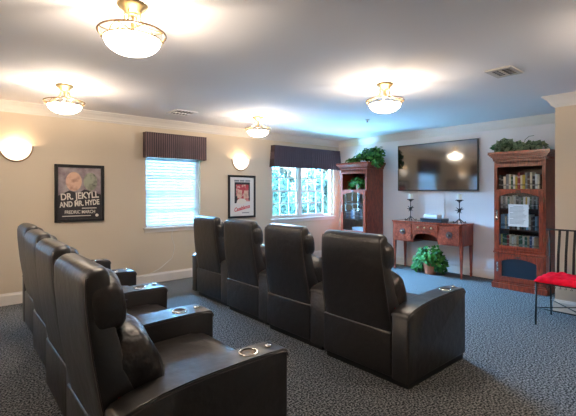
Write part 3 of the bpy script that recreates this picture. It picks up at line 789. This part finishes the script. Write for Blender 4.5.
shelf_books(BR, 1.115, -.24, .25, .15, .185, 'on the upper glazed shelf of the right bookcase', 'books on the upper glazed shelf', [0, 1, 3, 4, 7, 1, 3, 7, 8], 12, (.022, .034))
shelf_books(BR, .83, -.24, .25, .17, .21, 'on the middle glazed shelf of the right bookcase', 'books on the middle glazed shelf', [0, 5, 10, 7, 3, 0, 1, 9], 13, (.022, .034))
shelf_books(BR, .575, -.24, .25, .15, .19, 'on the lowest glazed shelf of the right bookcase', 'books on the lowest glazed shelf', [0, 1, 5, 8, 4, 1, 3, 6, 2], 14, (.022, .034))
shelf_books(BL, .83, -.22, .23, .15, .20, 'on the middle glazed shelf of the corner bookcase', 'books in the corner bookcase', [0, 5, 7, 3, 10, 9], 15, (.026, .042))
# white papers stacked in the corner bookcase
t = thing('paper_stack', 'stack of white papers on the low shelf of the corner bookcase', 'papers', (BL[0]+.18, BL[1]-.04, .575))
for i in range(3):
    bm = bm_new(); box(bm, -.1, .1, -.14+.01*i, .13+.005*i, i*.03, i*.03+.028, .002, rot=Matrix.Rotation(.04*(i-1), 4, 'Z')); obj('sheaf', bm, 'paper', t)

potted('potted_plant', 'small green plant in a pale pot in the open niche of the corner bookcase', (BL[0]+.17, BL[1]+.02, 1.385), 'leaf',
       [(-.03, 0, .17, .10, .16, .09), (-.03, .13, .09, .10, .10, .07), (0, -.12, .12, .10, .10, .08)], 300, (.04, .075), (.05, .10), 'pale_pot', seed=5, bound=(-.16, .28, -.29, .27, .005, .29))
potted('trailing_vine', 'dark green trailing vine piled on top of the corner bookcase', (BL[0]+.12, BL[1]-.10, 1.90), 'leaf_dark',
       [(.05, .0, .10, .16, .16, .09), (-.02, -.28, .12, .16, .16, .15), (.05, -.33, .16, .16, .14, .13), (-.02, -.38, .00, .10, .09, .10), (0, .20, .05, .10, .16, .05), (.05, -.12, .17, .14, .14, .10)], 900, (.05, .09), None, seed=6, trail=5,
       bound=(-.35, .36, -.60, .5, -.18, .40))
pl = potted('garland', 'leafy variegated greenery lying along the top of the right bookcase', (BR[0]+.14, BR[1], 1.90), 'leaf_var',
       [(-.05, .25, .07, .13, .10, .07), (-.05, .10, .07, .13, .12, .06), (-.05, -.05, .06, .13, .12, .055), (-.03, -.20, .05, .13, .12, .045), (-.08, .20, .11, .10, .10, .05)], 420, (.06, .11), None, seed=8,
       bound=(-.30, .3, -.33, .42, .005, .30))
bm = bm_new(); tube(bm, [(-.05, -.02, .08), (-.05, -.05, .16), (-.06, -.10, .195), (-.06, -.16, .20)], .0035, 5); obj('twig', bm, 'stem', pl, smooth=True)

# ---------------------------------------------------------------- iron chair with red cushion
t = thing('iron_chair', 'black iron slat-back chair with tufted red cushion at the right edge', 'chair', (4.56, 1.41, 0))
CW, CD, SH = .42, .44, .43    # y goes from 0 to -CW, x from 0 (front) to CD (back)
for x, y in ((0, 0), (0, -CW)):
    bm = bm_new(); tube(bm, [(x-.02, y, 0), (x, y, SH)], .009, 8); obj('leg', bm, 'iron', t, smooth=True)
for y in (0, -CW):
    bm = bm_new(); tube(bm, [(CD+.03, y, 0), (CD, y, SH), (CD+.02, y+.01, .68), (CD+.07, y+.03, .93)], .009, 8); obj('rear_post', bm, 'iron', t, smooth=True)
bm = bm_new(); box(bm, -.012, CD+.012, -CW-.012, .012, SH-.012, SH, .004)
for i in range(9): 
    y = -CW*(i+.5)/9; tube(bm, [(-.012, y, SH-.012), (-.014, y-.01, SH-.032), (-.014, y+.01, SH-.032)], .003, 5)
obj('seat_frame', bm, 'iron', t)
bm = bm_new(); tube(bm, [(CD+.068, .06, .928), (CD+.07, 0, .93), (CD+.07, -CW, .93), (CD+.065, -CW-.035, .925)], .009, 8); obj('top_rail', bm, 'iron', t, smooth=True)
for i in range(5):
    y = -CW*(i+1)/6; bm = bm_new()
    rs = [[(x-.003, y-.012, z), (x+.003, y-.012, z), (x+.003, y+.012, z), (x-.003, y+.012, z)] for x, z in ((CD, SH), (CD+.02, .68), (CD+.07, .93))]
    ring_loft(bm, rs); obj('slat', bm, 'iron', t)
bm = bm_new(); z = .17
tube(bm, [(-.012, 0, z), (-.012, -CW, z)], .006, 6); tube(bm, [(CD+.018, 0, z), (-.012, -CW, z)], .005, 6); tube(bm, [(-.012, 0, z), (CD+.018, -CW, z)], .005, 6)
obj('stretcher', bm, 'iron', t, smooth=True)
bm = bm_new(); N = 24; rings = []
for side in (0, 1):
    pass
g1 = []
for j in range(N+1):
    row = []
    for i in range(N+1):
        u, v = i/N, j/N; x = -.015+(CD+.01)*u; y = .018-(CW+.036)*v
        e = min(1, 5*min(u, 1-u, v, 1-v)+.0); edge = math.sqrt(max(0, 1-(1-e)**2))
        tf = .5+.5*math.cos(u*3*2*PI)*math.cos(v*3*2*PI)
        row.append((x, y, SH+.012+edge*(.034+.030*(1-tf))))
    g1.append([bm.verts.new(p) for p in row])
for j in range(N):
    for i in range(N): bm.faces.new((g1[j][i], g1[j][i+1], g1[j+1][i+1], g1[j+1][i]))
be = [e for e in bm.edges if e.is_boundary]
r = bmesh.ops.extrude_edge_only(bm, edges=be); vs_ = [v for v in r['geom'] if isinstance(v, bmesh.types.BMVert)]
for v in vs_: v.co.z = SH+.001
bmesh.ops.holes_fill(bm, edges=[e for e in bm.edges if e.is_boundary])
obj('cushion', bm, 'red', t, smooth=True)

# ---------------------------------------------------------------- framed posters
def text(name, body, size, loc, m, parent, sx=1, shear=0, rot=0, ext=.0006, bold=0.0, align='CENTER'):
    c = bpy.data.curves.new(name, 'FONT'); c.body = body; c.size = size; c.align_x = align; c.extrude = ext; c.shear = shear; c.offset = bold
    o = bpy.data.objects.new(name, c); COL.objects.link(o)
    bpy.context.view_layer.update()
    me = bpy.data.meshes.new_from_object(o.evaluated_get(bpy.context.evaluated_depsgraph_get()))
    bpy.data.objects.remove(o); me.materials.clear(); me.materials.append(m)
    o = bpy.data.objects.new(name, me); COL.objects.link(o); o.parent = parent; o.location = loc
    o.rotation_euler = (PI/2, rot, 0); o.scale = (sx, 1, 1)
    return o
def flat(parent, name, prof, y, m, th=.001):
    bm = bm_new(); a = [bm.verts.new((x, y, z)) for x, z in prof]; b = [bm.verts.new((x, y-th, z)) for x, z in prof]
    bm.faces.new(a); bm.faces.new(list(reversed(b))); n = len(prof)
    for i in range(n): bm.faces.new((a[i], b[i], b[(i+1) % n], a[(i+1) % n]))
    return obj(name, bm, m, parent)
def ell(cx, cz, rx, rz, n=20): return [(cx+rx*math.cos(2*PI*i/n), cz+rz*math.sin(2*PI*i/n)) for i in range(n)]
def rect(x0, x1, z0, z1): return [(x0, z0), (x1, z0), (x1, z1), (x0, z1)]
def frame(label, x0, x1, z0, z1, bw, mtl, art):
    t = thing('framed_poster', label, 'framed poster', ((x0+x1)/2, YL, z0)); hw = (x1-x0)/2; hh = z1-z0
    bm = bm_new(); ya, yb = -.028, -.002
    box(bm, -hw, -hw+bw, ya, yb, 0, hh, .003); box(bm, hw-bw, hw, ya, yb, 0, hh, .003); box(bm, -hw+bw, hw-bw, ya, yb, 0, bw, .003); box(bm, -hw+bw, hw-bw, ya, yb, hh-bw, hh, .003)
    obj('picture_frame', bm, 'black', t)
    bm = bm_new(); box(bm, -hw+bw*.8, hw-bw*.8, -.014, -.003, bw*.8, hh-bw*.8); p = obj('poster_sheet', bm, mtl, t)
    art(p, hw-bw, bw, hh-bw)
    return t
ink_w = mat('cream_poster_ink', (.75, .70, .62), .6); mauve = mat('mauve_poster_ink', (.20, .13, .16), .6, tex=(9, (.42, .36, .36), .35, .65))
peach = mat('peach_poster_ink', (.72, .46, .34), .6, tex=(14, (.40, .20, .15), .5, .75)); sage = mat('sage_poster_ink', (.36, .37, .28), .6, tex=(14, (.12, .13, .10), .45, .7))
pink = mat('rose_poster_ink', (.50, .05, .07), .6, tex=(22, (.72, .45, .38), .48, .66)); dkink = mat('charcoal_poster_ink', (.03, .025, .03), .6); redink = mat('red_poster_ink', (.62, .03, .06), .6)
def art1(p, w_, z0, z1):
    zm = z0+(z1-z0)*.50; Y = -.0142
    flat(p, 'art_field', rect(-w_*.97, w_*.97, zm-.03, z1-.006), Y, mauve)
    flat(p, 'art_shape', ell(-.075, z0+.49, .095, .125), Y-.0012, peach)
    flat(p, 'art_shape', ell(.125, z0+.49, .085, .12), Y-.0012, sage)
    flat(p, 'art_shape', [(-w_*.97, zm-.03), (-w_*.5, zm+.035), (-.02, zm+.0), (.05, zm+.05), (w_*.6, zm+.02), (w_*.97, zm-.02), (w_*.97, zm-.06), (-w_*.97, zm-.06)], Y-.0024, dkink)
    text('poster_title', 'DR. JEKYLL', .118, (.0, Y-.004, z0+.265), ink_w, p, sx=.80, rot=-.07, bold=.003)
    text('poster_title', 'AND MR. HYDE', .098, (.0, Y-.004, z0+.172), ink_w, p, sx=.70, rot=-.07, bold=.003)
    text('poster_caption', 'FREDRIC MARCH', .060, (.0, Y-.004, z0+.072), ink_w, p, sx=.80, bold=.001)
    flat(p, 'caption_line', rect(-.21, .13, z0+.036, z0+.046), Y-.002, ink_w); flat(p, 'caption_line', rect(.02, .20, z0+.135, z0+.145), Y-.002, ink_w)
    flat(p, 'round_mark', ell(.205, z0+.043, .02, .02), Y-.002, ink_w)
frame('larger dark framed poster with cream lettering DR. JEKYLL AND MR. HYDE, left of the blinds', 1.045, 1.638, .955, 1.70, .035, dkink, art1)
def art2(p, w_, z0, z1):
    Y = -.0142; H = z1-z0
    flat(p, 'caption_line', rect(-.16, -.06, z1-.075, z1-.045), Y-.001, M['ink']); flat(p, 'caption_line', rect(-.045, .05, z1-.075, z1-.045), Y-.001, M['ink']); flat(p, 'caption_line', rect(.065, .17, z1-.075, z1-.045), Y-.001, M['ink'])
    flat(p, 'art_field', rect(-.155, .165, z0+.25, z1-.085), Y, pink)
    flat(p, 'art_shape', rect(-.155, .165, z1-.125, z1-.085), Y-.0008, dkink); flat(p, 'art_shape', rect(-.155, -.125, z0+.25, z1-.125), Y-.0008, dkink); flat(p, 'art_shape', rect(.135, .165, z0+.27, z1-.125), Y-.0008, dkink)
    flat(p, 'art_shape', [(-.12, z0+.30), (-.01, z0+.33), (.0, z0+.44), (-.09, z0+.46)], Y-.0012, peach); flat(p, 'art_shape', [(.03, z0+.29), (.14, z0+.31), (.12, z0+.43), (.04, z0+.44)], Y-.0012, peach)
    flat(p, 'art_shape', [(-.155, z0+.28), (-.11, z0+.36), (-.09, z0+.28), (-.12, z0+.22), (-.155, z0+.22)], Y-.0015, dkink)
    flat(p, 'art_shape', ell(-.01, z0+.25, .10, .05), Y-.0016, ink_w)
    text('poster_title', 'Casablanca', .095, (.0, Y-.003, z0+.105), redink, p, sx=.78, shear=.35, rot=-.20, bold=.002)
    flat(p, 'caption_line', rect(.0, .15, z0+.045, z0+.06), Y-.001, M['ink'])
frame('smaller black framed poster with white border and red Casablanca title, below the sconce', 3.615, 4.18, .893, 1.63, .035, mat('poster_white', (.72, .70, .68), .6), art2)

# thin cord trailing down the window wall from the blind
bm = bm_new(); tube(bm, [(2.62, YL-.044, .80), (2.60, YL-.03, .68), (2.66, YL-.012, .50), (2.62, YL-.01, .34), (2.42, YL-.02, .20), (2.22, YL-.03, .13), (2.05, YL-.03, .11)], .0035, 5)
tag(obj('blind_cord', bm, 'white_plastic', None, smooth=True), 'thin pale cord dangling down the beige wall below the slatted blind', 'cord')
